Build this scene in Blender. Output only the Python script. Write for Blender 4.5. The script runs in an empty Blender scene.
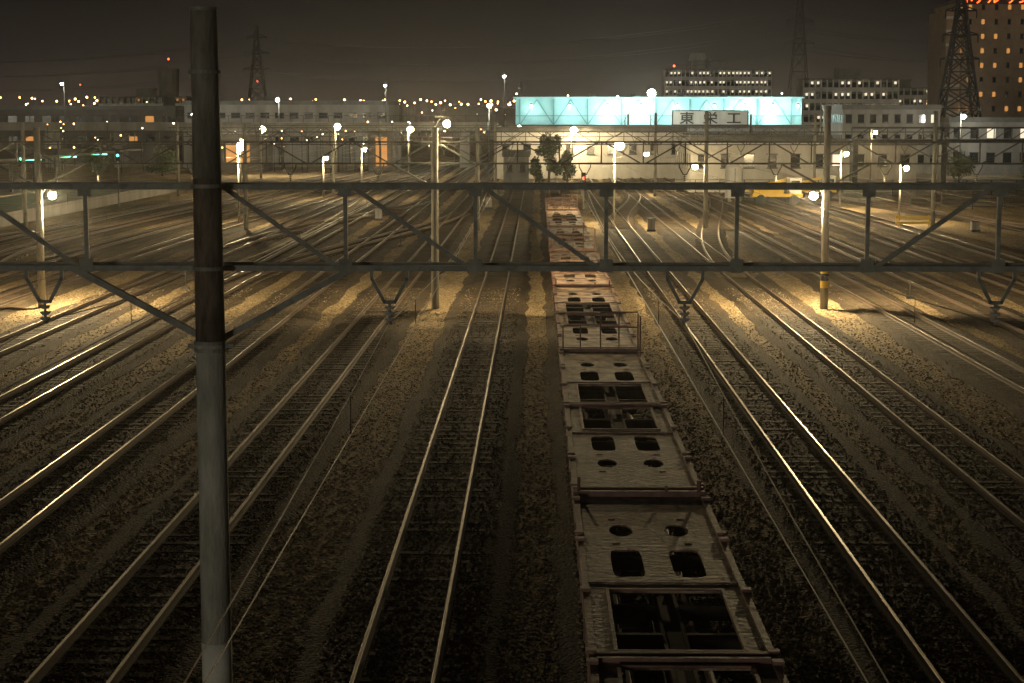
import bpy, bmesh, math, random
import numpy as np
from mathutils import Vector, Matrix
random.seed(7); rng=np.random.default_rng(5)
sc=bpy.context.scene
sc.view_settings.view_transform='Standard'; sc.view_settings.look='None'
sc.view_settings.exposure=0; sc.view_settings.gamma=1

# ------------------------------------------------------------------ materials
def mat(name,c1,c2=None,scale=3.0,rough=0.8,metal=0.0,bump=0.0,bscale=None,emit=None,es=0,detail=6,spec=0.5,stretch=None,ramp=(0.35,0.65)):
    m=bpy.data.materials.new(name); m.use_nodes=True
    nt=m.node_tree; N=nt.nodes; L=nt.links
    b=N['Principled BSDF']
    b.inputs['Roughness'].default_value=rough; b.inputs['Metallic'].default_value=metal
    b.inputs['Specular IOR Level'].default_value=spec
    b.inputs['Base Color'].default_value=(*c1,1)
    tc=N.new('ShaderNodeTexCoord')
    src=tc.outputs['Object']
    if stretch:
        mp=N.new('ShaderNodeMapping'); mp.inputs['Scale'].default_value=stretch
        L.new(src,mp.inputs['Vector']); src=mp.outputs['Vector']
    if c2:
        n=N.new('ShaderNodeTexNoise'); n.inputs['Scale'].default_value=scale; n.inputs['Detail'].default_value=detail
        n.inputs['Roughness'].default_value=0.65
        r=N.new('ShaderNodeValToRGB')
        r.color_ramp.elements[0].position=ramp[0]; r.color_ramp.elements[1].position=ramp[1]
        r.color_ramp.elements[0].color=(*c1,1); r.color_ramp.elements[1].color=(*c2,1)
        L.new(src,n.inputs['Vector']); L.new(n.outputs['Fac'],r.inputs['Fac']); L.new(r.outputs['Color'],b.inputs['Base Color'])
    if bump:
        n2=N.new('ShaderNodeTexNoise'); n2.inputs['Scale'].default_value=bscale or scale*4; n2.inputs['Detail'].default_value=4
        bp=N.new('ShaderNodeBump'); bp.inputs['Strength'].default_value=bump; bp.inputs['Distance'].default_value=0.05
        L.new(src,n2.inputs['Vector']); L.new(n2.outputs['Fac'],bp.inputs['Height']); L.new(bp.outputs['Normal'],b.inputs['Normal'])
    if emit:
        b.inputs['Emission Color'].default_value=(*emit,1); b.inputs['Emission Strength'].default_value=es
    return m

def ground_mat(name,cols,cell=16.0,patch=0.35,bump=0.9):
    m=bpy.data.materials.new(name); m.use_nodes=True
    nt=m.node_tree; N=nt.nodes; L=nt.links; b=N['Principled BSDF']
    b.inputs['Roughness'].default_value=0.9; b.inputs['Specular IOR Level'].default_value=0.2
    tc=N.new('ShaderNodeTexCoord')
    v=N.new('ShaderNodeTexVoronoi'); v.inputs['Scale'].default_value=cell
    L.new(tc.outputs['Object'],v.inputs['Vector'])
    n=N.new('ShaderNodeTexNoise'); n.inputs['Scale'].default_value=patch; n.inputs['Detail'].default_value=9; n.inputs['Roughness'].default_value=0.7
    mp=N.new('ShaderNodeMapping'); mp.inputs['Scale'].default_value=(1.6,0.35,1)
    L.new(tc.outputs['Object'],mp.inputs['Vector']); L.new(mp.outputs['Vector'],n.inputs['Vector'])
    r=N.new('ShaderNodeValToRGB'); e=r.color_ramp.elements
    e[0].position=0.36; e[1].position=0.66; e[0].color=(*cols[0],1); e[1].color=(*cols[1],1)
    L.new(n.outputs['Fac'],r.inputs['Fac'])
    r2=N.new('ShaderNodeValToRGB'); e=r2.color_ramp.elements
    e[0].position=0.15; e[1].position=0.95; e[0].color=(0.35,0.35,0.35,1); e[1].color=(1.5,1.45,1.35,1)
    sep=N.new('ShaderNodeSeparateColor'); L.new(v.outputs['Color'],sep.inputs['Color']); L.new(sep.outputs[0],r2.inputs['Fac'])
    mx=N.new('ShaderNodeMix'); mx.data_type='RGBA'; mx.blend_type='MULTIPLY'; mx.inputs['Factor'].default_value=1
    L.new(r.outputs['Color'],mx.inputs['A']); L.new(r2.outputs['Color'],mx.inputs['B']); L.new(mx.outputs['Result'],b.inputs['Base Color'])
    bp=N.new('ShaderNodeBump'); bp.inputs['Strength'].default_value=bump; bp.inputs['Distance'].default_value=0.04; bp.invert=True
    L.new(v.outputs['Distance'],bp.inputs['Height']); L.new(bp.outputs['Normal'],b.inputs['Normal'])
    return m

M={}
M['ground']=ground_mat('sandy_gravel',((0.14,0.105,0.06),(0.34,0.265,0.155)),14,0.30)
M['ballast']=ground_mat('oily_ballast',((0.026,0.019,0.012),(0.08,0.06,0.036)),15,0.6)
M['stone']=mat('ballast_stone',(0.06,0.047,0.032),(0.40,0.32,0.21),9,0.9,detail=1)
M['sleeper']=mat('sleeper_wood',(0.033,0.025,0.016),(0.08,0.061,0.039),2.5,0.85,bump=0.3)
M['railside']=mat('rail_rust',(0.04,0.025,0.015),(0.085,0.054,0.034),5,0.75,metal=0.1)
M['railtop']=mat('rail_polished',(0.19,0.155,0.11),(0.40,0.34,0.25),0.5,0.40,metal=1.0)
M['railtopdull']=mat('rail_worn',(0.07,0.05,0.032),(0.18,0.137,0.09),0.7,0.55,metal=0.7)
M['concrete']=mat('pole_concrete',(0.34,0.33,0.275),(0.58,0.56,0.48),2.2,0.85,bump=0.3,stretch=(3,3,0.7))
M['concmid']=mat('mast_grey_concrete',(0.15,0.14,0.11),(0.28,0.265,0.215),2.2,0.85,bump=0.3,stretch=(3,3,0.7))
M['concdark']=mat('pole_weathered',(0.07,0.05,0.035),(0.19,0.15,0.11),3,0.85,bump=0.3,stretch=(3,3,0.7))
M['concpaint']=mat('pole_pale_band',(0.62,0.60,0.5),(0.76,0.74,0.64),5,0.8)
M['steel']=mat('galvanised_steel',(0.17,0.17,0.145),(0.32,0.32,0.275),4,0.65,metal=0.1)
M['farsteel']=mat('dimmed_grey_steel',(0.05,0.048,0.04),(0.10,0.097,0.082),4,0.7)  # steel tone darkened so the far gantries look less brightly lit
M['darksteel']=mat('dark_steel',(0.03,0.03,0.03),(0.06,0.058,0.055),4,0.65,metal=0.3)
M['blacksteel']=mat('black_lattice_steel',(0.012,0.011,0.011),None,4,0.8)
M['wire']=mat('copper_wire',(0.16,0.14,0.11),None,1,0.55,metal=0.5)
M['insul']=mat('porcelain',(0.6,0.59,0.55),None,1,0.3)
M['deck']=mat('flatcar_deck_paint',(0.075,0.040,0.025),(0.41,0.30,0.215),1.5,0.62,bump=0.35,bscale=8,detail=12,ramp=(0.42,0.58))
M['sill']=mat('flatcar_sill_paint',(0.09,0.042,0.030),(0.27,0.15,0.115),1.6,0.6,bump=0.2,bscale=8)
M['under']=mat('underframe_grime',(0.02,0.015,0.012),(0.06,0.043,0.03),3,0.8)
M['white']=mat('white_paint',(0.62,0.62,0.58),(0.78,0.77,0.73),0.5,0.7)
M['offwhite']=mat('weathered_white_wall',(0.42,0.41,0.36),(0.62,0.6,0.54),0.35,0.8,stretch=(1,1,0.3))
M['cyanwall']=mat('pale_cyan_wall',(0.24,0.55,0.59),(0.36,0.70,0.73),0.25,0.6)
M['cyandark']=mat('teal_trim_and_lamp_wedges',(0.09,0.27,0.30),(0.13,0.34,0.37),0.25,0.6)  # pilaster trim, also the dark wedges between lamp highlights
M['greywall']=mat('grey_wall',(0.16,0.155,0.14),(0.28,0.27,0.25),0.4,0.85,stretch=(1,1,0.3))
M['tan']=mat('tan_tile_wall',(0.26,0.18,0.11),(0.36,0.26,0.17),0.5,0.8)
M['darkwall']=mat('dark_wall',(0.06,0.055,0.05),(0.11,0.10,0.09),0.3,0.85)
M['roof']=mat('roof_sheet',(0.07,0.07,0.068),(0.13,0.13,0.12),0.5,0.7)
M['glass']=mat('window_glass',(0.02,0.022,0.025),None,1,0.12,spec=0.8)
M['yellow']=mat('yellow_paint',(0.70,0.46,0.03),(0.80,0.55,0.06),2,0.5)
M['black']=mat('black_rubber',(0.02,0.02,0.02),None,1,0.7)
M['leaf']=mat('foliage',(0.04,0.06,0.025),(0.09,0.12,0.05),1.5,0.7)
M['bark']=mat('bark',(0.06,0.045,0.03),(0.11,0.085,0.06),6,0.9)
def em(name,c,s): return mat(name,(0.02,0.02,0.02),emit=c,es=s)
M['bulb']=em('lamp_glass_warm',(1,0.84,0.52),260)
M['bulbw']=em('lamp_glass_white',(0.97,1,0.86),150)
M['win']=em('lit_window_warm',(1,0.42,0.10),0.6)
M['winw']=em('lit_window_white',(1,0.85,0.6),1.1)
M['orange']=em('sodium_light',(1,0.50,0.16),14)
M['paleglow']=em('distant_white_light',(1,0.86,0.6),11)
M['red']=em('red_light',(1,0.08,0.03),8)
M['neon']=em('neon_red',(1,0.10,0.015),5)
M['green']=em('green_light',(0.15,1,0.5),5)

# ------------------------------------------------------------------ mesh helper
class MB:
    def __init__(s): s.v=[]; s.f=[]
    def hexa(s,p):
        o=len(s.v); s.v+= [tuple(q) for q in p]
        for f in ((0,3,2,1),(4,5,6,7),(0,1,5,4),(1,2,6,5),(2,3,7,6),(3,0,4,7)): s.f.append(tuple(o+i for i in f))
        return s
    def box(s,x0,x1,y0,y1,z0,z1):
        return s.hexa([(x0,y0,z0),(x1,y0,z0),(x1,y1,z0),(x0,y1,z0),(x0,y0,z1),(x1,y0,z1),(x1,y1,z1),(x0,y1,z1)])
    def beam(s,a,b,w,h=None):
        h=h or w; a=Vector(a); b=Vector(b); d=(b-a).normalized()
        up=Vector((0,0,1)) if abs(d.z)<0.95 else Vector((0,1,0))
        r=d.cross(up).normalized(); u=r.cross(d).normalized()
        P=[]
        for c in (a,b):
            for i,j in ((-1,-1),(1,-1),(1,1),(-1,1)): P.append(c+r*(w/2*i)+u*(h/2*j))
        return s.hexa(P)
    def cyl(s,a,b,r1,r2=None,n=10,cap=True):
        r2=r1 if r2 is None else r2; a=Vector(a); b=Vector(b); d=(b-a).normalized()
        up=Vector((0,0,1)) if abs(d.z)<0.95 else Vector((0,1,0))
        x=d.cross(up).normalized(); y=x.cross(d)
        o=len(s.v)
        for c,r in ((a,r1),(b,r2)):
            for k in range(n):
                t=2*math.pi*k/n; s.v.append(tuple(c+x*(r*math.cos(t))+y*(r*math.sin(t))))
        for k in range(n):
            k2=(k+1)%n; s.f.append((o+k,o+k2,o+n+k2,o+n+k))
        if cap: s.f.append(tuple(o+n-1-k for k in range(n))); s.f.append(tuple(o+n+k for k in range(n)))
        return s
    def ball(s,c,r,n=8,m=5,sz=1):
        o=len(s.v)
        for j in range(m+1):
            ph=math.pi*j/m
            for k in range(n):
                t=2*math.pi*k/n; s.v.append((c[0]+r*math.sin(ph)*math.cos(t),c[1]+r*math.sin(ph)*math.sin(t),c[2]+r*sz*math.cos(ph)))
        for j in range(m):
            for k in range(n):
                k2=(k+1)%n; s.f.append((o+j*n+k,o+(j+1)*n+k,o+(j+1)*n+k2,o+j*n+k2))
        return s
    def obj(s,name,m,parent=None,smooth=False):
        me=bpy.data.meshes.new(name); me.from_pydata(s.v,[],s.f); me.update()
        if smooth:
            for p in me.polygons: p.use_smooth=True
        ob=bpy.data.objects.new(name,me); sc.collection.objects.link(ob)
        me.materials.append(M[m] if isinstance(m,str) else m)
        if parent: ob.parent=parent
        return ob
def empty(name,loc=(0,0,0)):
    e=bpy.data.objects.new(name,None); e.location=loc; sc.collection.objects.link(e); return e

# ------------------------------------------------------------------ ground
g=MB(); g.v=[(-2500,-200,0),(2500,-200,0),(2500,4000,0),(-2500,4000,0)]; g.f=[(0,1,2,3)]
g.obj('ground','ground')

# ------------------------------------------------------------------ tracks
def smooth(t): t=max(0,min(1,t)); return t*t*(3-2*t)
def make_track(idx,fx,y0,y1,shiny=True,bal=True):
    e=empty('railway_track'); dz=0.0025*idx
    ys=np.arange(y0,y1+0.1,2.0)
    def strip(offs,zs,wob=0):
        mb=MB(); n=len(offs)
        for y in ys:
            x=fx(y); dx=(fx(y+0.5)-fx(y-0.5))
            for k,(o,z) in enumerate(zip(offs,zs)):
                q=random.uniform(-wob,wob) if wob and k in (0,n-1) else 0
                mb.v.append((x+o+q,y-o*dx,z))
        for i in range(len(ys)-1):
            for k in range(n-1):
                a=i*n+k; mb.f.append((a,a+1,a+1+n,a+n))
        return mb
    if bal: strip([-1.6,-1.15,1.15,1.6],[0.004,0.072+dz,0.072+dz,0.004],0.14).obj('ballast_bed','ballast',e)
    sl=MB(); y=y0
    ylim=min(y1,230)
    while y<ylim:
        x=fx(y); dx=fx(y+0.5)-fx(y-0.5); w=0.10; j=random.uniform(-0.06,0.06); l=1.0
        P=[]; zt=random.uniform(0.067,0.086)+dz
        for z in (0.01,zt):
            for sx,sy in ((-l,-w),(l,-w),(l,w),(-l,w)):
                P.append((x+sx+j, y+sy-(sx)*dx, z))
        sl.hexa(P); y+=0.62+random.uniform(-0.03,0.03)
    sl.obj('sleepers','sleeper',e)
    for sgn,nm in ((-1,'left_rail'),(1,'right_rail')):
        c=sgn*0.566
        prof=[(-0.06,0.097),(-0.06,0.11),(-0.012,0.125),(-0.012,0.19),(-0.032,0.2),(-0.032,0.232)]
        prof=prof+[(-a,z) for a,z in reversed(prof)]
        strip([c+a for a,z in prof],[z+dz for a,z in prof]).obj(nm+'_web','railside',e)
        strip([c-0.028,c-0.020,c+0.020,c+0.028],[0.233+dz,0.239+dz,0.239+dz,0.233+dz]).obj(nm+'_head','railtop' if shiny else 'railtopdull',e)
    return e
straight=lambda x:(lambda y:x)
def shift(x0,x1,ya,yb): return lambda y:x0+(x1-x0)*smooth((y-ya)/(yb-ya))
TR=[(straight(-2.0),0),(straight(1.9),0),(straight(6.2),1),(straight(10.0),0),
    (straight(-6.5),0),(straight(-10.4),1),(straight(-14.5),1),(straight(-18.5),0),
    (shift(-23.2,-14.0,90,330),1),(shift(-27.3,-18.0,90,330),1),(shift(-31.4,-22,90,330),0),(shift(-36,-26,80,330),1),
    (shift(14.6,11.5,140,330),0),(shift(18.4,14.5,120,330),1),(shift(22.4,17,120,330),0),(shift(26.3,20,120,330),1),(shift(40,24,60,260),1)]
for i,(f,s) in enumerate(TR): make_track(i,f,-6 if abs(f(0))<12 else 8,330,bool(s))
make_track(19,shift(-14.5,-6.5,84,150),84,150,True,False)
make_track(20,shift(-18.5,-10.4,110,175),110,175,True,False)
make_track(21,shift(-23.2,-31,60,110),60,110,True,False)
make_track(22,shift(10.0,18.4,90,200),90,200,False,False)
make_track(23,shift(6.2,10.0,130,190),130,190,False,False)

# ------------------------------------------------------------------ loose stones
def stones(name,n,yr,dens):
    u=rng.random(n); Y=yr[0]+(yr[1]-yr[0])*u**dens
    X=(rng.random(n)*2-1)*(0.30*Y+1.5)
    d=np.min([np.abs(X-t) for t in (-2,1.9,6.2,10,-6.5,-10.4,-14.5,-18.5,14.6,18.4)],axis=0)
    Z=np.where(d<1.25,0.085,0.006)
    keep=(np.abs(d-0.566)>0.10); X=X[keep];Y=Y[keep];Z=Z[keep]; n=len(X)
    base=np.array([(1,0,0),(0,1,0),(-1,0,0),(0,-1,0),(0,0,1),(0,0,-1)],float)
    fa=np.array([(0,1,4),(1,2,4),(2,3,4),(3,0,4),(1,0,5),(2,1,5),(3,2,5),(0,3,5)])
    s=(0.016+0.030*rng.random((n,1,1))**1.5)
    V=base[None]*s*(0.6+0.8*rng.random((n,6,3)))
    a=rng.random(n)*6.28; c,sn=np.cos(a)[:,None],np.sin(a)[:,None]
    vx=V[:,:,0]*c-V[:,:,1]*sn; vy=V[:,:,0]*sn+V[:,:,1]*c
    V=np.stack([vx+X[:,None],vy+Y[:,None],V[:,:,2]*0.6+Z[:,None]+0.004],-1).reshape(-1,3)
    F=(fa[None]+6*np.arange(n)[:,None,None]).reshape(-1,3)
    me=bpy.data.meshes.new(name); me.vertices.add(len(V)); me.vertices.foreach_set('co',V.ravel())
    me.loops.add(F.size); me.loops.foreach_set('vertex_index',F.ravel().astype(np.int32))
    me.polygons.add(len(F)); me.polygons.foreach_set('loop_start',np.arange(0,F.size,3,dtype=np.int32))
    me.update(calc_edges=True); me.validate()
    ob=bpy.data.objects.new(name,me); sc.collection.objects.link(ob); me.materials.append(M['stone'])
stones('gravel',120000,(20,84),1.9)

# ------------------------------------------------------------------ flatcars
DZ=1.05; CX=1.9; HW=1.22
def flatcar(y0,L=20.2,rail=False):
    e=empty('container_flatcar',(CX,y0,0))
    holes=[]
    def sym(a,b,x0,x1,kind):
        holes.append((a,b,x0,x1,kind)); holes.append((L-b,L-a,x0,x1,kind))
    for x in (-0.47,0.47):
        sym(2.3,3.2,x-0.21,x+0.21,'o'); sym(4.1,5.9,x-0.26,x+0.26,'r')
    sym(6.7,9.75,-0.83,0.83,'b')
    xs=sorted(set([-HW+0.1,HW-0.1]+[h[2] for h in holes]+[h[3] for h in holes]))
    ys=sorted(set([0.0,L]+[h[0] for h in holes]+[h[1] for h in holes]))
    bm=bmesh.new()
    def q(pts): 
        try: bm.faces.new([bm.verts.new((p[0],p[1],0)) for p in pts])
        except: pass
    for i in range(len(ys)-1):
        for j in range(len(xs)-1):
            a,b,x0,x1=ys[i],ys[i+1],xs[j],xs[j+1]; my,mx=(a+b)/2,(x0+x1)/2
            if any(h[0]<my<h[1] and h[2]<mx<h[3] for h in holes): continue
            q([(x0,a),(x1,a),(x1,b),(x0,b)])
    for (a,b,x0,x1,k) in holes:
        if k=='b': continue
        cx,cy,rx,ry=(x0+x1)/2,(a+b)/2,(x1-x0)/2,(b-a)/2; p=2.0 if k=='o' else 7.0; n=24
        I=[];O=[]
        for t in range(n):
            c,s=math.cos(2*math.pi*t/n),math.sin(2*math.pi*t/n)
            rr=(abs(c)**p+abs(s)**p)**(-1/p)*0.96; m=1/max(abs(c),abs(s))
            I.append((cx+rx*c*rr,cy+ry*s*rr)); O.append((cx+rx*c*m,cy+ry*s*m))
        for t in range(n):
            u=(t+1)%n; q([I[t],O[t],O[u],I[u]])
    bmesh.ops.remove_doubles(bm,verts=bm.verts,dist=0.002)
    bmesh.ops.recalc_face_normals(bm,faces=bm.faces)
    for f in bm.faces:
        if f.normal.z<0: f.normal_flip()
    me=bpy.data.meshes.new('deck_plate'); bm.to_mesh(me); bm.free(); me.materials.append(M['deck'])
    ob=bpy.data.objects.new('deck_plate',me); sc.collection.objects.link(ob); ob.parent=e; ob.location.z=DZ
    so=ob.modifiers.new('s','SOLIDIFY'); so.thickness=0.03; so.offset=-1
    s=MB()
    for sg in (-1,1):
        x=sg*(HW-0.05)
        s.box(x-0.05,x+0.05,0,L,DZ-0.30,DZ+0.035)
        for k in range(1,10):
            y=L*k/10; s.box(x-0.07,x+0.07,y-0.04,y+0.04,DZ-0.34,DZ-0.02)
        for yy in (0.35,3.1,3.55,6.75,9.85,10.3,13.4,16.6,17.05,19.8):
            s.box(x-0.09 if sg<0 else x-0.06,x+0.06 if sg<0 else x+0.09,yy-0.08,yy+0.08,DZ+0.036,DZ+0.08)
    s.box(-HW,HW,-0.12,-0.002,DZ-0.30,DZ+0.10); s.box(-HW,HW,L+0.002,L+0.12,DZ-0.30,DZ+0.10)
    s.box(-HW+0.1,HW-0.1,L/2-0.16,L/2-0.08,DZ+0.003,DZ+0.07); s.box(-HW+0.1,HW-0.1,L/2+0.08,L/2+0.16,DZ+0.003,DZ+0.07)
    for yy in (6.25,L-6.25): s.box(-HW+0.1,HW-0.1,yy-0.02,yy+0.02,DZ+0.003,DZ+0.025)
    s.obj('side_sills','sill',e)
    r=MB()
    for (a,b,x0,x1,k) in holes:
        if k!='b': continue
        for sg in (x0-0.05,x1): r.box(sg,sg+0.05,a-0.05,b+0.05,DZ+0.004,DZ+0.035)
        for yy in (a-0.05,b): r.box(x0+0.001,x1-0.001,yy,yy+0.05,DZ+0.004,DZ+0.033)
    r.obj('opening_rims','sill',e)
    u=MB(); u.box(-0.17,-0.12,0.1,L-0.1,DZ-0.55,DZ-0.12); u.box(0.12,0.17,0.1,L-0.1,DZ-0.55,DZ-0.12)
    u.box(-0.119,0.119,0.1,L-0.1,DZ-0.2,DZ-0.16)
    y=1.2
    while y<L:
        if abs(y-L/2)>0.2:
            u.box(-HW+0.101,-0.171,y-0.05,y+0.05,DZ-0.3,DZ-0.08); u.box(0.171,HW-0.101,y-0.05,y+0.05,DZ-0.3,DZ-0.08)
        y+=1.48
    u.obj('underframe','under',e)
    g=MB()
    for yy in (7.3,8.6,11.6,12.9):
        g.beam((-0.8,yy,DZ-0.3),(0.8,yy+0.5,DZ-0.3),0.05)
        g.cyl((0.5,yy,DZ-0.35),(0.5,yy+0.8,DZ-0.35),0.12)
        g.box(-0.7,-0.3,yy,yy+0.6,DZ-0.4,DZ-0.2)
    g.obj('brake_gear','under',e)
    c=MB()
    for yy in (-0.12,L+0.12):
        sg=-1 if yy<0 else 1
        c.box(-0.1,0.1,min(yy,yy+sg*0.14),max(yy,yy+sg*0.14),0.68,0.88)
    c.obj('couplers','under',e)
    b=MB()
    for by in (2.8,L-2.8):
        for sg in (-1,1):
            b.box(sg*0.88-0.05,sg*0.88+0.05,by-1.2,by+1.2,0.45,0.62)
            b.box(sg*0.88-0.07,sg*0.88+0.07,by-0.4,by+0.4,0.36,0.449)
        b.box(-0.829,0.829,by-0.15,by+0.15,0.40,0.6)
        for ay in (by-0.9,by+0.9):
            b.cyl((-0.9,ay,0.65),(0.9,ay,0.65),0.07)
            for sg in (-1,1):
                b.cyl((sg*0.53,ay,0.65),(sg*0.66,ay,0.65),0.41,n=20)
    b.obj('bogies','under',e)
    h=MB(); ye=L+0.06
    if rail:
        z0,z1=DZ+0.09,DZ+1.2
        for x in (0.0,0.55,1.12): h.cyl((x,ye,z0),(x,ye,z1),0.022)
        for z in (z1,z1-0.45): h.cyl((0.0,ye,z),(1.12,ye,z),0.022)
        for x in (-1.12,-0.6): h.cyl((x,ye,z0),(x,ye,z0+0.7),0.022)
        h.cyl((-1.12,ye,z0+0.7),(-0.6,ye,z0+0.7),0.022)
        h.cyl((1.12,ye,z1),(1.12,ye-1.2,z1),0.022); h.cyl((1.12,ye-1.2,z1),(1.12,ye-1.2,DZ+0.03),0.022)
    else:
        h.cyl((-1.12,ye,DZ+0.09),(-1.12,ye,DZ+0.36),0.03); h.cyl((1.1,ye,DZ+0.09),(1.1,ye,DZ+0.3),0.04)
        h.cyl((0.5,ye,DZ+0.101),(0.5,ye,DZ+0.2),0.03)
    h.obj('end_handrail','sill',e)
for k,(y0,rl) in enumerate([(12.5,0),(33.2,1),(53.9,0),(74.6,1),(95.3,0),(116.0,1),(136.7,0)]): flatcar(y0,rail=bool(rl))

# ------------------------------------------------------------------ gantries
def concrete_mast(e,x,y,h,r,band=False,dark=False):
    b=MB(); 
    if dark:
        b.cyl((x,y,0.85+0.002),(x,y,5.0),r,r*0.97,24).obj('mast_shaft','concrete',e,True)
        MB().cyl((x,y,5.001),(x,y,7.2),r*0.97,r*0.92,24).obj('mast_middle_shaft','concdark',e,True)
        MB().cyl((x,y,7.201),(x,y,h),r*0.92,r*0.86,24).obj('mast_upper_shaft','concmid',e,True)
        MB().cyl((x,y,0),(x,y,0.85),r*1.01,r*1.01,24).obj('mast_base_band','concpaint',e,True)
        c=MB(); c.cyl((x,y,h+0.001),(x,y,h+0.05),r*0.9,r*0.88,20)
        for z in (8.6,7.1,6.0,5.0,4.9): c.cyl((x,y,z-0.025),(x,y,z+0.025),r*1.07,r*1.07,20)
        c.box(x-0.3,x+0.3,y-0.03,y+0.03,4.92,4.98)
        c.obj('mast_clamps','steel',e)
    else:
        b.cyl((x,y,0),(x,y,h),r,r*0.8,14).obj('mast_shaft','concmid',e,True)
    if band:
        y_=MB(); k_=MB()
        for i in range(3):
            z=0.9+i*0.3
            (y_ if i%2==0 else k_).cyl((x,y,z),(x,y,z+0.299),r*1.04,r*1.03,14)
        y_.obj('yellow_band','yellow',e); k_.obj('black_band','black',e)
def hanger(st,ins,x,y,zb):
    for a,b in (((x-0.24,y,zb),(x-0.24,y,zb-0.12)),((x+0.24,y,zb),(x+0.24,y,zb-0.12)),((x-0.24,y,zb-0.1),(x-0.07,y,zb-0.42)),((x+0.24,y,zb-0.1),(x+0.07,y,zb-0.42)),((x-0.09,y,zb-0.42),(x+0.09,y,zb-0.42))):
        st.beam(a,b,0.045)
    st.cyl((x,y,zb-0.42),(x,y,zb-0.72),0.02,n=6)
    for k in range(3): ins.cyl((x,y,zb-0.48-0.08*k),(x,y,zb-0.52-0.08*k),0.08,0.045,10)
tracksX=[-2.0,2.0,6.2,10.0,-6.7,-10.4,-14.5,-18.5,14.6,18.4,22.4,26.3,-23.2,-27.3,-31.4]
def gantry(y,legs,z1,z0,h,near=False,r=0.17):
    e=empty('catenary_gantry')
    sm='steel' if near else 'farsteel'
    for x in legs:
        if near and x==-4.4: concrete_mast(e,x,y-0.28,9.4,0.205,dark=True)
        else: concrete_mast(e,x,y-0.28,h+(0.9 if x>10 else 0),r,band=(abs(x-12.1)<0.1 and abs(y-76)<1))
    xa,xb=legs[0]-1,legs[-1]+1
    s=MB(); c=0.075
    for dy in ((0,0.55) if near else (0,)):
        s.beam((xa,y+dy,z1),(xb,y+dy,z1),c,c); s.beam((xa,y+dy,z0),(xb,y+dy,z0),c,c)
    pitch=1.76
    k0=math.ceil((xa+4.5)/pitch); k1=math.floor((xb+4.5)/pitch)
    for k in range(k0,k1+1):
        x=-4.5+0.15+pitch*k
        s.beam((x,y+0.02,z0),(x,y+0.02,z1),0.055)
        if near: s.beam((x,y,z1),(x,y+0.55,z1),0.05)
        if k<k1:
            if (near and k in (-2,0,1,2)) or (not near and k%2==0): s.beam((x+0.1,y+0.03,z1),(x+pitch-0.1,y+0.03,z0),0.06)
            elif (near and k in (5,-4)) or not near: s.beam((x+0.1,y+0.03,z0),(x+pitch-0.1,y+0.03,z1),0.06)
        if near:   # gusset plates
            s.box(x-0.09,x+0.09,y-0.048,y-0.040,z0-0.05,z0+0.13); s.box(x-0.09,x+0.09,y-0.048,y-0.040,z1-0.13,z1+0.05)
    for x in legs:
        s.beam((x,y-0.05,z0-1.02),(x-1.9,y,z0),0.085); s.beam((x,y-0.05,z0-1.02),(x+1.9,y,z0),0.085)
    s.obj('truss_beam',sm,e)
    st=MB(); ins=MB()
    for x in tracksX:
        if xa<x<xb: hanger(st,ins,x,y,z0-0.04)
    st.obj('wire_supports',sm,e); ins.obj('insulators','insul' if near else sm,e)
GY=[24.3,76.0,130.0,186.0,242.0]
gantry(24.3,[-21,-4.4,12.1],7.08,5.98,8,near=True)
for y in GY[1:]: gantry(y,[-37,-21,-4.3,12.1,28.4],7.0,6.1,7.6,r=0.17)

# overhead wires
w=MB()
for x in (-2.0,2.0,6.2,10.0,-6.7,-10.4,-14.5,-18.5,14.6,18.4,-23.2):
    ends=[-28]+GY
    for a,b in zip(ends[:-1],ends[1:]):
        n=10; P=[]
        for i in range(n+1):
            t=i/n; P.append(Vector((x,a+(b-a)*t,5.25-0.55*4*t*(1-t))))
        rr=0.0065 if b<30 else 0.009
        for i in range(n): w.cyl(P[i],P[i+1],rr,n=4,cap=False)
        w.cyl((x,a,4.62),(x,b,4.62),rr,n=4,cap=False)
        for i in range(1,n):
            if i%2==1: w.cyl(P[i],(P[i].x,P[i].y,4.62),0.006,n=4,cap=False)
w.obj('overhead_wires','wire')

# ------------------------------------------------------------------ lamps
def yard_lamp(x,y,z,power,col=(1,0.84,0.54),pole=True,r=0.16,bulb='bulb',pr=0.09,name='yard_lamp',polemat='concmid',arm=0.6,ax=0.35,mast=None,nc=0):
    e=empty(name)
    if pole:
        MB().cyl((x-ax,y+arm,0),(x-ax,y+arm,z+0.35),pr,pr*0.8,10).obj('lamp_pole',polemat,e,True)
    s=MB()
    if mast: s.beam((mast[0],mast[1],z+0.3),(x,y,z+0.3),0.06); s.beam((mast[0],mast[1],z-0.1),((x+mast[0])/2,(y+mast[1])/2,z+0.28),0.05)
    else: s.beam((x-ax,y+arm,z+0.3),(x,y,z+0.3),0.05)
    s.cyl((x,y,z+0.14),(x,y,z+0.32),0.24,0.07,14); s.obj('lamp_shade','concmid',e)
    MB().ball((x,y,z),r,12,8).obj('lamp_globe',bulb,e,True)
    if power:
        l=bpy.data.lights.new('lamp_light','POINT'); l.energy=power; l.color=col; l.shadow_soft_size=0.12
        o=bpy.data.objects.new('lamp_light',l); sc.collection.objects.link(o); o.parent=e
        o.location=(x,y,z-r-0.15)
W=(1,0.75,0.39)
yard_lamp(-20.55,76.2,4.75,8000,W,False,0.17,mast=(-21,75.72))
yard_lamp(11.65,76.2,4.75,8000,W,False,0.17,mast=(12.1,75.72))
yard_lamp(-3.85,77.0,7.75,4600,W,False,0.15,mast=(-4.3,75.72))
yard_lamp(11.4,130.6,4.5,3200,W,False,0.19,mast=(12.1,129.72))
yard_lamp(28.1,138,4.2,2500,W,True,0.20)
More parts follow.
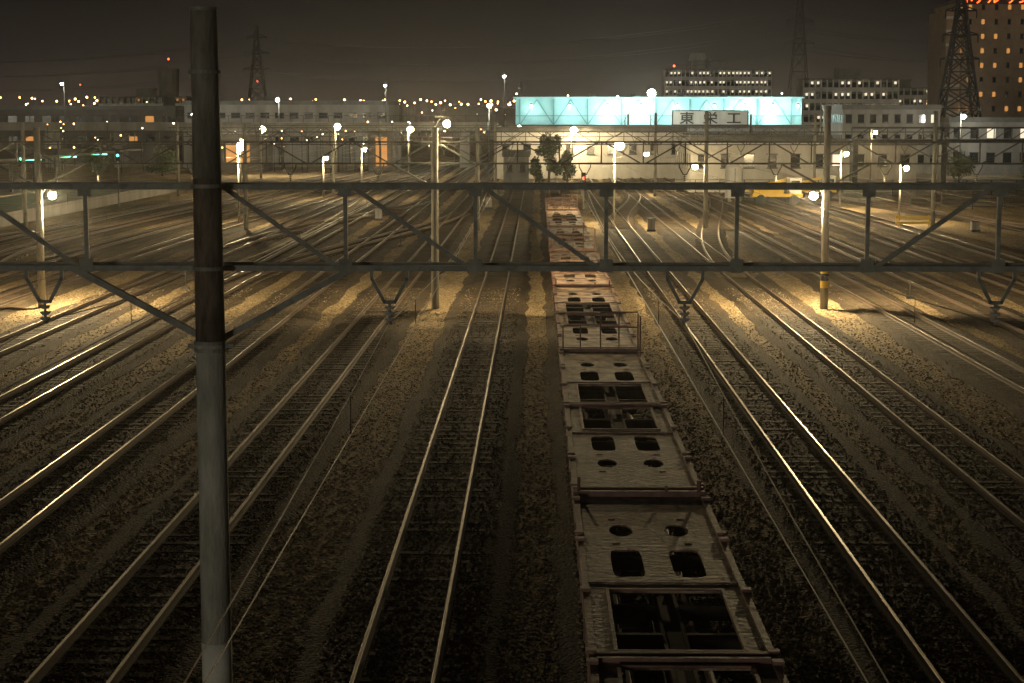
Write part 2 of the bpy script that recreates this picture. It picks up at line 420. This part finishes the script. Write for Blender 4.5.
yard_lamp(-22.3,136,5.9,3600,W,True,0.32)
yard_lamp(6.2,137,5.9,5000,W,True,0.34)
yard_lamp(-20.7,177,4.1,1500,W,True,0.21)
yard_lamp(-17.2,180,4.9,1500,W,True,0.21)
yard_lamp(11.3,187.5,4.3,2400,W,False,0.24,mast=(12.1,185.72))
yard_lamp(26.9,158,4.9,3600,W,True,0.22)
yard_lamp(-38,250,6.4,2200,W,True,0.44)
yard_lamp(-27.6,250,6.8,2200,W,True,0.42)
yard_lamp(-17.5,250,6.4,2200,W,True,0.42)
yard_lamp(-2.5,250,6.6,1800,W,True,0.33)
yard_lamp(4.7,234,6.4,2600,W,True,0.44)
yard_lamp(-31,190,5.6,1200,W,True,0.2)
yard_lamp(40,215,6.3,1500,W,True,0.26)

# ------------------------------------------------------------------ buildings
def building(name,x0,x1,y0,y1,h,wall,floors=0,cols=0,lit=0.1,ww=0.5,wh=0.5,z0=1.0,litmat='win',roof='roof',side=True,band=None):
    e=empty(name)
    MB().box(x0,x1,y0,y1,0,h).obj('walls',wall,e)
    p=MB(); t=0.35
    p.box(x0-0.15,x1+0.15,y0-0.15,y0+t,h+0.002,h+0.7); p.box(x0-0.15,x1+0.15,y1-t,y1+0.15,h+0.002,h+0.7)
    p.box(x0-0.15,x0+t,y0+t+.01,y1-t-.01,h+0.002,h+0.7); p.box(x1-t,x1+0.15,y0+t+.01,y1-t-.01,h+0.002,h+0.7)
    p.obj('roof_parapet',roof,e)
    if floors:
        d=MB(); l=MB(); fr=MB(); fh=(h-z0)/floors; cw=(x1-x0)/cols
        for i in range(floors):
            zc=z0+fh*(i+0.55)
            for j in range(cols):
                xc=x0+cw*(j+0.5); a,b=cw*ww/2,fh*wh/2
                (l if random.random()<lit else d).box(xc-a,xc+a,y0-0.03,y0+0.05,zc-b,zc+b)
                fr.box(xc-a-0.1,xc+a+0.1,y0-0.18,y0-0.001,zc-b-0.14,zc-b-0.005)
                fr.box(xc-a-0.1,xc+a+0.1,y0-0.12,y0-0.001,zc+b+0.005,zc+b+0.1)
            if side:
                ns=max(1,int((y1-y0)/cw))
                for j in range(ns):
                    yc=y0+(y1-y0)/ns*(j+0.5); a=cw*ww/2; b=fh*wh/2
                    m_=(l if random.random()<lit else d)
                    m_.box(x0-0.03,x0+0.05,yc-a,yc+a,zc-b,zc+b)
        if d.v: d.obj('windows','glass',e)
        if l.v: l.obj('lit_windows',litmat,e)
        fr.obj('window_sills',roof,e)
    return e
hx0,hx1,hy=93,130,400
e=building('hotel_building',hx0,hx1,hy,hy+30,33.4,'tan',10,13,0.42,0.24,0.34,2,'win')
MB().box(hx0-3.2,hx0-0.02,hy+2,hy+20,0,31.5).obj('stair_wing','tan',e)
b=MB()
for i in range(10): b.box(hx0-3.3,hx0-0.03,hy+1.7,hy+1.99,3+i*2.95,3.6+i*2.95)
b.obj('stair_landings','offwhite',e)
def text(s,name,x,y,z,size,m,parent=None,ext=0.05,sx=1,off=0.0):
    cu=bpy.data.curves.new(name,'FONT'); cu.body=s; cu.size=size; cu.extrude=ext; cu.align_x='CENTER'; cu.offset=off
    o=bpy.data.objects.new(name,cu); sc.collection.objects.link(o); o.location=(x,y,z); o.rotation_euler=(math.pi/2,0,0); o.scale.x=sx
    cu.materials.append(M[m]); o.parent=parent; return o
text('ホテル サンライト','neon_letters',hx0+11,hy-0.6,32.9,2.9,'neon',e)
f=MB(); f.box(hx0+0.3,hx0+22,hy-0.4,hy-0.17,32.6,36.5)
f.obj('sign_frame','darksteel',e)

# factory with cyan wall
e=empty('factory_building')
fx0,fx1,fy=-3.6,43.6,300
MB().box(fx0,fx1,fy,fy+40,0,11.2).obj('walls','cyanwall',e)
rb=MB()
for i in range(94): rb.box(fx0+0.1+i*0.5,fx0+0.2+i*0.5,fy-0.08,fy-0.001,6.5,11.1)
rb.obj('cladding_ribs','cyanwall',e)
bs=MB()
for i in range(9): bs.box(fx0+0.6+i*5.6,fx0+0.8+i*5.6,fy-0.3,fy-0.081,6.91,11.1)
for i in range(8):
    x=fx0+0.8+i*5.6
    bs.beam((x,fy-0.2,7.0),(x+2.7,fy-0.2,11.0),0.14); bs.beam((x+2.7,fy-0.2,11.0),(x+5.4,fy-0.2,7.0),0.14)  # added struts draw the wedges between the lamps' triangles of light
bs.box(fx0,fx1,fy-0.2,fy-0.101,8.3,8.42); bs.obj('pilasters_and_lamp_wedges','cyandark',e)
r=MB(); r.box(fx0-0.4,fx1+0.4,fy-0.5,fy+40.5,11.202,11.45); r.obj('roof_edge','cyanwall',e)
rv=MB()
for i in range(6): rv.box(fx0+5+i*7.4,fx0+6.2+i*7.4,fy+8,fy+10,11.452,12.1)
rv.obj('roof_vents','roof',e)
lo=MB(); lo.box(fx0-0.5,fx1+2,fy-5,fy-0.31,0,6.6); lo.obj('lower_annex','greywall',e)
a=MB(); a.box(fx0-0.8,fx1+2.3,fy-5.3,fy-0.31,6.602,6.9); a.obj('annex_roof','roof',e)
sk=MB()
for i in range(9):
    x=fx0+2+i*5.2; sk.box(x,x+2.2,fy-5.06,fy-4.99,3.0,4.6)
sk.obj('annex_windows','glass',e)
def flood(x,y,z,p,col,tilt=None,name='wall_floodlight',r=0.3):
    e=empty(name)
    s=MB(); s.beam((x,y+1.2,z+0.35),(x,y,z+0.35),0.08); s.cyl((x,y,z+0.2),(x,y,z+0.5),0.4,0.15,12); s.obj('bracket','steel',e)
    MB().ball((x,y,z),r,12,8).obj('lamp_globe','bulbw',e,True)
    l=bpy.data.lights.new('lamp_light','POINT'); l.energy=p; l.color=col; l.shadow_soft_size=0.3
    o=bpy.data.objects.new('lamp_light',l); sc.collection.objects.link(o); o.location=(x,y,z-r-0.35); o.parent=e
for x,p in ((-1,150),(5.3,220),(11.5,330),(17,560),(23,300),(29,260),(34,420),(38.5,460),(42.6,150)):
    flood(x,fy-2.4,9.9,p,(0.88,1,0.92),r=0.2 if p<310 else 0.42)
s=empty('factory_sign')
MB().box(22.0,34.0,fy-5.9,fy-5.6,6.95,9.1).obj('sign_board','offwhite',s)
q=MB(); 
q.box(21.8,34.2,fy-5.95,fy-5.55,9.101,9.25); q.box(21.8,34.2,fy-5.95,fy-5.55,6.78,6.949); q.box(21.8,21.999,fy-5.95,fy-5.55,6.95,9.1); q.box(34.001,34.2,fy-5.95,fy-5.55,6.95,9.1)
q.obj('sign_frame','darksteel',s)
p=MB()
for x in (23,28,33): p.beam((x,fy-5.3,6.9),(x,fy-5.3,9.0),0.15)
p.obj('sign_posts','steel',s)
for i,ch in enumerate('東栄工'): text(ch,'sign_character',24.2+i*3.8,fy-5.98,7.2,2.1,'black',s,0.03,1.15,0.03)

def tall_lamp(x,y,z,p,r,col=(1,0.95,0.8),b='bulbw',name='street_lamp'):
    e=empty(name)
    MB().cyl((x,y+1.3,0),(x,y+1.3,z+0.6),0.14,0.08,8).obj('lamp_pole','farsteel',e)
    s=MB(); s.beam((x,y+1.3,z+0.5),(x,y-0.3,z+0.45),0.1); s.cyl((x,y,z+0.12),(x,y,z+0.4),0.3,0.15,10); s.obj('lamp_head','farsteel',e)
    MB().ball((x,y,z),r,12,8).obj('lamp_globe',b,e,True)
    if p:
        l=bpy.data.lights.new('lamp_light','POINT'); l.energy=p; l.color=col; l.shadow_soft_size=0.3
        o=bpy.data.objects.new('lamp_light',l); sc.collection.objects.link(o); o.location=(x,y,z-r-0.4); o.parent=e
tall_lamp(17.7,282,11.8,3500,0.62,(0.9,1,0.9))
tall_lamp(13.8,284,10.6,1200,0.45,(0.9,1,0.9))
tall_lamp(-8,300,10.0,1000,0.33)
tall_lamp(-6,330,15.5,400,0.26)
tall_lamp(-43,300,11,700,0.33)
tall_lamp(-26,310,13.5,400,0.2)
tall_lamp(58.5,250,8.2,1200,0.34)
tall_lamp(-84,320,14,500,0.26)
tall_lamp(-100,300,11,500,0.25)
tall_lamp(-59,310,8.6,400,0.25)

building('warehouse',-5.5,19.5,238,262,6.2,'offwhite',1,9,0.1,0.35,0.25,1.2,'winw')
building('workshop',16.3,31,192,214,5.5,'offwhite',1,6,0.0,0.4,0.3,1.0,'winw')
building('storage_shed',-4,-1.0,214,224,3.4,'greywall',1,2,0.0,0.4,0.4,0.8,'winw')
building('office_building',44,58,262,280,9.2,'greywall',3,8,0.08,0.5,0.4,0.5,'winw')
building('office_building',58.5,75,258,276,7.4,'greywall',2,7,0.08,0.5,0.4,0.5,'winw')
building('depot_building',33,47,225,240,4.6,'greywall',1,5,0.2,0.4,0.35,0.6,'winw')
building('depot_building',-62,-26,318,340,10.3,'greywall',2,14,0.03,0.6,0.2,2,'winw')
building('depot_building',-110,-66,330,350,9.5,'darkwall',2,14,0.06,0.5,0.3,2,'win')

def apartment(x0,x1,y,h,fl,co,dens,lm='winw',wall='greywall'):
    e=empty('apartment_building')
    MB().box(x0,x1,y,y+12,0,h).obj('walls',wall,e)
    fh=3.0; b=MB(); d=MB(); l=MB()
    n=int(h/fh)
    for i in range(n):
        z=h-fh*(i+1); b.box(x0-0.1,x1+0.1,y-1.4,y-0.002,z-0.1,z+0.95)
        if i<fl:
            for j in range(co):
                xc=x0+(x1-x0)*(j+0.5)/co
                d.box(xc-0.9*(x1-x0)/co/2,xc+0.9*(x1-x0)/co/2,y-0.05,y+0.02,z+0.1,z+2.3)
                if random.random()<dens:
                    q=random.uniform(-0.25,0.25); l.box(xc-0.28+q,xc+0.28+q,y-1.2,y-0.9,z+1.8,z+2.5)
    for j in range(co+1):
        xc=x0+(x1-x0)*j/co; b.box(xc-0.1,xc+0.1,y-1.39,y-0.003,h-fh*n,h-0.02)
    b.obj('balconies','offwhite',e); d.obj('balcony_doors','glass',e); l.obj('balcony_lights',lm,e)
    t=MB(); xm=x0*0.5+x1*0.5; t.box(xm-3,xm+3,y+3,y+9,h+0.302,h+3); t.box(x0,x1,y-1.4,y+12,h+0.001,h+0.3); t.obj('roof_plant','roof',e)
apartment(42,77,600,23.5,6,26,0.7)
apartment(70,95,480,18.0,4,16,0.45)
apartment(100,125,560,17,3,12,0.4)
apartment(-150,-120,620,15,3,14,0.3,'win')
e=empty('water_tower')
MB().cyl((57,640,0),(57,640,28),3.0,3.0,12).obj('tower_shaft','greywall',e)
MB().cyl((57,640,28.01),(57,640,30.5),4.0,3.4,12).obj('tank','greywall',e)
e=empty('observation_tower')
MB().cyl((-122,600,0),(-122,600,15),2.4,2.0,12).obj('tower_shaft','darkwall',e)
MB().cyl((-122,600,15.01),(-122,600,24),3.3,3.6,12).obj('tower_head','darkwall',e)
MB().cyl((-122,600,24.01),(-122,600,27),0.3,0.1,6).obj('tower_mast','darksteel',e)
c=MB(); cl=MB(); cw=MB(); 
for i in range(130):
    x=random.uniform(-420,420); y=random.uniform(700,1200); h=random.uniform(5,15); wd=random.uniform(10,35)
    c.box(x,x+wd,y,y+12,0,h)
    for k in range(random.randint(0,6)):
        q=random.uniform(0,wd-1.5); z=random.uniform(2,h-1); (cl if random.random()<0.6 else cw).box(x+q,x+q+0.8,y-0.2,y-0.01,z,z+0.6)
ee=empty('distant_city'); c.obj('city_blocks','darkwall',ee); cl.obj('city_windows_warm','orange',ee); cw.obj('city_windows_white','paleglow',ee)
dl=MB(); dp=MB(); dw=MB(); rd=MB()
for i in range(70):
    x=-300+i*4.2+random.uniform(-1.5,1.5); y=900+random.uniform(-30,30); z=17.5+random.uniform(-1,1.3)-i*0.03
    dl.ball((x,y,z),random.uniform(0.3,0.6),6,4); dp.cyl((x,y,0),(x,y,z),0.12,0.1,4)
for i in range(220):
    x=random.uniform(-300,200); y=random.uniform(500,1000); z=8+random.uniform(0.3,9)*y/1000
    (dl if random.random()<0.7 else dw).ball((x,y,z),random.uniform(0.15,0.38),6,4); dp.cyl((x,y,0),(x,y,z),0.1,0.08,4)
for i in range(50):
    x=random.uniform(-75,-5); y=random.uniform(262,288); z=random.uniform(3,7.5)
    (dl if random.random()<0.6 else dw).ball((x,y,z),random.uniform(0.06,0.13),6,4); dp.cyl((x,y,0),(x,y,z),0.05,0.04,4)
for i in range(16):
    x=-60+i*12+random.uniform(-3,3); y=800; z=15+random.uniform(-2,4)
    dw.ball((x,y,z),random.uniform(0.3,0.5),6,4); dp.cyl((x,y,0),(x,y,z),0.12,0.1,4)
for x,y,z in ((-222,880,24),(-108,700,22),(-121.9,600,27.3),(45,600,25)): rd.ball((x,y,z),0.35,6,4); dp.cyl((x,y,0),(x,y,z-0.4),0.15,0.1,4)
ee=empty('distant_street_lights'); dl.obj('sodium_lamps','orange',ee); dw.obj('white_lamps','paleglow',ee); rd.obj('warning_lamps','red',ee); dp.obj('lamp_poles','darksteel',ee)

# ------------------------------------------------------------------ pylons
def pylon(x,y,h,w,t=0.22,arms=((0.62,1),(0.76,0.85),(0.9,0.7)),m='blacksteel'):
    e=empty('transmission_tower',(x,y,0)); s=MB(); n=10
    def hw(f): return (w/2)*(1-f)**1.15+0.45
    lv=[h*(1-(1-k/n)**1.15) for k in range(n+1)]
    for k in range(n):
        a,b=lv[k],lv[k+1]; ha,hb=hw(a/h),hw(b/h)
        C=[(-1,-1),(1,-1),(1,1),(-1,1)]
        for i in range(4):
            p,q=C[i],C[(i+1)%4]
            s.beam((p[0]*ha,p[1]*ha,a),(p[0]*hb,p[1]*hb,b),t)
            s.beam((p[0]*ha,p[1]*ha,a),(q[0]*hb,q[1]*hb,b),t*0.6); s.beam((q[0]*ha,q[1]*ha,a),(p[0]*hb,p[1]*hb,b),t*0.6)
            s.beam((p[0]*hb,p[1]*hb,b),(q[0]*hb,q[1]*hb,b),t*0.6)
    for f,l in arms:
        z=h*f; al=w*0.3*l+1.0
        for sg in (-1,1):
            s.beam((0,-0.4,z),(sg*al,0,z+0.1),t*0.7); s.beam((0,0.4,z),(sg*al,0,z+0.1),t*0.7); s.beam((0,0,z+h*0.035),(sg*al,0,z+0.15),t*0.6)
            s.cyl((sg*al,0,z),(sg*al,0,z-1.2),0.1,n=5)
    s.obj('lattice',m,e)
pylon(-108,700,43,9,0.40,((0.62,1.6),(0.76,1.4),(0.9,1.1)))
pylon(86,600,52,8,0.22,((0.62,1.6),(0.76,1.4),(0.9,1.1)))
pylon(70.5,305,28.5,7.5,0.36)
pylon(-8,900,26,5,0.25)
pw=MB()
def cat(a,b,sag,r,n=14):
    a,b=Vector(a),Vector(b); P=[a.lerp(b,i/n)-Vector((0,0,sag*4*(i/n)*(1-i/n))) for i in range(n+1)]
    for i in range(n): pw.cyl(P[i],P[i+1],r,n=4,cap=False)
for z,o in ((26,5.2),(32,4.6),(38,3.8)):
    for sg in (-1,1):
        cat((-108+sg*o,700,z),(86+sg*o,600,z+5),7,0.05)
        cat((-108+sg*o,700,z),(-330+sg*o,800,z),7,0.05)
        cat((86+sg*o,600,z+5),(200,480,z+5),7,0.05)
pw.obj('power_lines','darksteel')

# ------------------------------------------------------------------ viaducts / bridges
e=empty('road_viaduct')
d=MB(); d.box(-140,-8,290,299,6.0,7.3); d.obj('deck','greywall',e)
p=MB()
for i in range(12):
    x=-135+i*11.2; p.box(x-0.7,x+0.7,292,297,0,5.999)
p.obj('piers','greywall',e)
r=MB()
for i in range(66): r.box(-139.5+i*2,-139.4+i*2,289.99,290.09,7.301,8.3)
r.box(-140,-8,289.97,290.07,8.301,8.4); r.obj('parapet_rail','farsteel',e)
e=empty('elevated_footbridge')
s=MB(); y=205
s.box(35.5,75,y,y+2.5,5.3,5.6); s.beam((35.5,y,6.9),(75,y,6.9),0.2); 
for i in range(20):
    x=35.5+i*2; s.beam((x,y,5.6),(x,y,6.9),0.1); s.beam((x,y,5.6),(x+2,y,6.9),0.1)
for x in (36,46,56,66): s.box(x-0.3,x+0.3,y+0.3,y+2.2,0,5.299)
s.obj('truss','darksteel',e)
e=empty('maintenance_shed')
MB().box(-48,-41,270,280,0,5.5).obj('walls','darkwall',e); MB().box(-46.5,-43,269.9,269.97,1.2,4.2).obj('lit_doorway','win',e)
e=empty('maintenance_shed')
MB().box(-25.5,-21.5,272,280,0,6).obj('walls','darkwall',e); MB().box(-24.3,-22.6,271.9,271.97,0.8,5.2).obj('lit_doorway','win',e)
def fence(x0,y0,x1,y1,h=1.6,step=2.5):
    s=MB(); L=math.hypot(x1-x0,y1-y0); n=int(L/step)
    for i in range(n+1):
        t=i/n; s.beam((x0+(x1-x0)*t,y0+(y1-y0)*t,0),(x0+(x1-x0)*t,y0+(y1-y0)*t,h),0.08)
    for z in (0.25,0.6,0.95,1.3,h-0.02): s.beam((x0,y0,z),(x1,y1,z),0.05)
    s.obj('fence','darksteel')
fence(14,189.5,55,188.5); fence(33,160,60,158)
e=empty('station_platform')
MB().box(-62,-39.5,110,200,0,1.0).obj('platform_slab','greywall',e)
s=MB(); s.box(-60,-41.5,112,190,4.6,4.8)
s.obj('canopy_roof','darkwall',e); p=MB()
for k in range(10): p.beam((-50,115+k*8,1.0),(-50,115+k*8,4.6),0.25)
p.obj('canopy_posts','farsteel',e)
g_=MB(); 
for k in range(6): g_.box(-46,-43,120+k*12,120.25+k*12,4.35,4.45)
g_.obj('canopy_tubes','green',e)
def signal(x,y,h,lit='green',name='railway_signal'):
    e=empty(name); MB().cyl((x,y,0),(x,y,h),0.07,n=8).obj('post','steel',e)
    b=MB(); b.box(x-0.2,x+0.2,y-0.1,y+0.1,h-1.0,h); b.box(x-0.35,x+0.35,y-0.02,y+0.02,h-1.08,h-1.01); b.obj('signal_head','black',e)
    for k in range(3):
        MB().cyl((x,y-0.13,h-0.2-0.3*k),(x,y-0.101,h-0.2-0.3*k),0.085 if k!=1 else 0.12,n=12).obj('lens_%d'%k,lit if k==1 else 'glass',e)
signal(-39.5,138,5.4); signal(-37.2,160,5.2); signal(4.1,160,3.2,'red')

# ------------------------------------------------------------------ vehicles
def rail_truck(x,y,s_=1.0):
    e=empty('track_maintenance_vehicle',(x,y,0)); e.scale=(s_,s_,s_)
    b=MB(); b.box(-2.1,2.1,-1.0,1.0,0.7,0.95); b.box(-2.0,0.5,-0.95,0.95,0.951,1.35)
    b.beam((-1.7,0,1.5),(0.8,0,2.1),0.25); b.beam((-1.7,0,1.5),(-2.6,0,1.2),0.2); b.box(-0.3,0.3,-0.3,0.3,1.351,1.7)
    b.obj('body','yellow',e)
    c=MB(); c.box(1.0,2.0,-0.95,0.95,0.951,2.2); c.box(0.95,2.05,-1.0,1.0,2.201,2.3); c.obj('cab','white',e)
    g=MB(); g.box(1.15,1.85,-1.005,-0.96,1.5,2.05); g.box(2.001,2.02,-0.8,0.8,1.5,2.05); g.obj('cab_windows','glass',e)
    w=MB()
    for xx in (-1.4,1.4):
        for sg in (-1,1): w.cyl((xx,sg*0.8,0.45),(xx,sg*1.02,0.45),0.42,n=16)
    w.obj('wheels','black',e)
rail_truck(22.2,168,1.1); rail_truck(27.5,180,1.0)
e=empty('storage_tank',(18.6,171,0))
MB().cyl((0,0,0.5),(0,0,3.4),0.85,0.85,20).cyl((0,0,3.401),(0,0,3.9),0.85,0.4,20).obj('tank','white',e,False)
l=MB()
for a in range(4): l.box(0.6*math.cos(a*1.57+.78)-.1,0.6*math.cos(a*1.57+.78)+.1,0.6*math.sin(a*1.57+.78)-.1,0.6*math.sin(a*1.57+.78)+.1,0,0.499)
l.cyl((0,-0.86,1.0),(0,-0.86,3.3),0.04,n=6)
l.obj('tank_legs','steel',e)
e=empty('safety_barrier',(27.3,131,0))
s=MB(); s.box(-1.3,1.3,-0.04,0.04,0.75,0.95); s.box(-1.3,1.3,-0.04,0.04,0.35,0.55)
for x in (-1.1,1.1): s.beam((x,-0.3,0),(x,0,1.0),0.06); s.beam((x,0.3,0),(x,0,1.0),0.06)
s.obj('rails','yellow',e)
def relay_box(x,y,w=0.9,h=1.3):
    e=empty('relay_cabinet',(x,y,0)); MB().box(-w/2,w/2,-0.3,0.3,0.15,h).obj('cabinet','greywall',e)
    MB().box(-w/2-.05,w/2+.05,-0.36,0.36,h+0.001,h+0.06).box(-w/2-.05,w/2+.05,-.35,.35,0,0.149).box(-0.01,0.01,-0.32,-0.301,0.2,h-0.05).obj('roof_and_plinth','darksteel',e)
for x,y in ((-12.5,142),(8.1,128),(-4.3,160),(31,128)): relay_box(x,y,random.uniform(0.4,0.6),random.uniform(0.7,1.0))
def switch_stand(x,y):
    e=empty('switch_stand',(x,y,0)); b=MB(); b.box(-0.15,0.15,-0.1,0.1,0,0.15); b.cyl((0,0,0.15),(0,0,0.7),0.02,n=6); b.box(-0.015,0.015,-0.1,0.1,0.7,0.86); b.obj('stand','darksteel',e)
for x,y in ((-4.2,95),(-8.5,112),(-16.5,84),(-25.2,62),(16.6,80),(12.4,92)): switch_stand(x,y)

# ------------------------------------------------------------------ tree
def tree(x,y,h,r,n=1500,name='tree'):
    e=empty(name,(x,y,0)); t=MB(); t.cyl((0,0,0),(0.1,0,h*0.5),0.18,0.1,8)
    cl=[]
    for k in range(14):
        a=random.uniform(0,6.28); f=random.uniform(0.3,0.85); rr=r*random.uniform(0.1,0.75)
        p=(rr*math.cos(a),rr*math.sin(a),h*(0.3+0.65*random.random())); t.cyl((0.05,0,h*f*0.5),p,0.06,0.02,5); cl.append((p,r*random.uniform(0.35,0.6)))
    t.obj('trunk','bark',e); l=MB()
    for k in range(n):
        p,cr=random.choice(cl); d=Vector((random.gauss(0,1),random.gauss(0,1),random.gauss(0,1))).normalized()*cr*random.random()**0.4
        c=Vector(p)+d; u=Vector((random.gauss(0,1),random.gauss(0,1),random.gauss(0,1))).normalized(); v=u.orthogonal().normalized(); s=random.uniform(0.1,0.2)
        o=len(l.v); l.v+=[tuple(c+u*s),tuple(c+v*s*0.6),tuple(c-u*s),tuple(c-v*s*0.6)]; l.f.append((o,o+1,o+2,o+3))
    l.obj('foliage','leaf',e)
tree(1.3,205,6.6,1.5,2500); tree(3.4,207,4.2,1.2,1300,); tree(-0.2,208,3.5,1.1,1000)
for x,y in ((50,215),(58,212),(66,216),(-52,250),(-60,246)): tree(x,y,random.uniform(3.5,5.5),2.2,1800)

# ------------------------------------------------------------------ haze volume added to give the lamps a glow
hz=MB().box(-260,260,-20,700,-1,60).obj('lamp_glow_haze','ground')
hm=bpy.data.materials.new('thin_haze'); hm.use_nodes=True; nt=hm.node_tree; nt.nodes.clear()
o=nt.nodes.new('ShaderNodeOutputMaterial'); vs=nt.nodes.new('ShaderNodeVolumeScatter'); vs.inputs['Density'].default_value=0.00018; vs.inputs['Anisotropy'].default_value=0.88
nt.links.new(vs.outputs[0],o.inputs['Volume']); hz.data.materials[0]=hm

# ------------------------------------------------------------------ world
w=bpy.data.worlds.new('World'); sc.world=w; w.use_nodes=True; nt=w.node_tree; N=nt.nodes; L=nt.links
bg=N['Background']; tc=N.new('ShaderNodeTexCoord'); sp=N.new('ShaderNodeSeparateXYZ'); L.new(tc.outputs['Generated'],sp.inputs[0])
r=N.new('ShaderNodeValToRGB'); e=r.color_ramp.elements
e[0].position=0.0; e[0].color=(0.038,0.028,0.020,1); e[1].position=1.0; e[1].color=(0.0022,0.0019,0.0016,1)
for p,c in ((0.012,(0.029,0.0225,0.018)),(0.035,(0.0125,0.0105,0.0095)),(0.068,(0.0045,0.0040,0.0040)),(0.3,(0.0025,0.0022,0.002))):
    q=e.new(p); q.color=(*c,1)
L.new(sp.outputs['Z'],r.inputs['Fac']); L.new(r.outputs['Color'],bg.inputs['Color']); bg.inputs['Strength'].default_value=1
sl=bpy.data.lights.new('front_fill','SUN'); sl.energy=0.29; sl.angle=math.radians(7); sl.color=(1,0.92,0.74)  # added fill from behind the camera, standing in for city glow
so=bpy.data.objects.new('front_fill',sl); sc.collection.objects.link(so); so.rotation_euler=(math.radians(86.5),0,math.radians(-20))

# ------------------------------------------------------------------ camera
cd=bpy.data.cameras.new('camera'); cam=bpy.data.objects.new('camera',cd); sc.collection.objects.link(cam)
cd.sensor_width=36; cd.lens=1800/1024*36; cd.clip_end=6000; cd.clip_start=0.5
cam.location=(0,0,8.0); cam.rotation_euler=(math.radians(90-7.08),0,math.radians(0.8)); sc.camera=cam
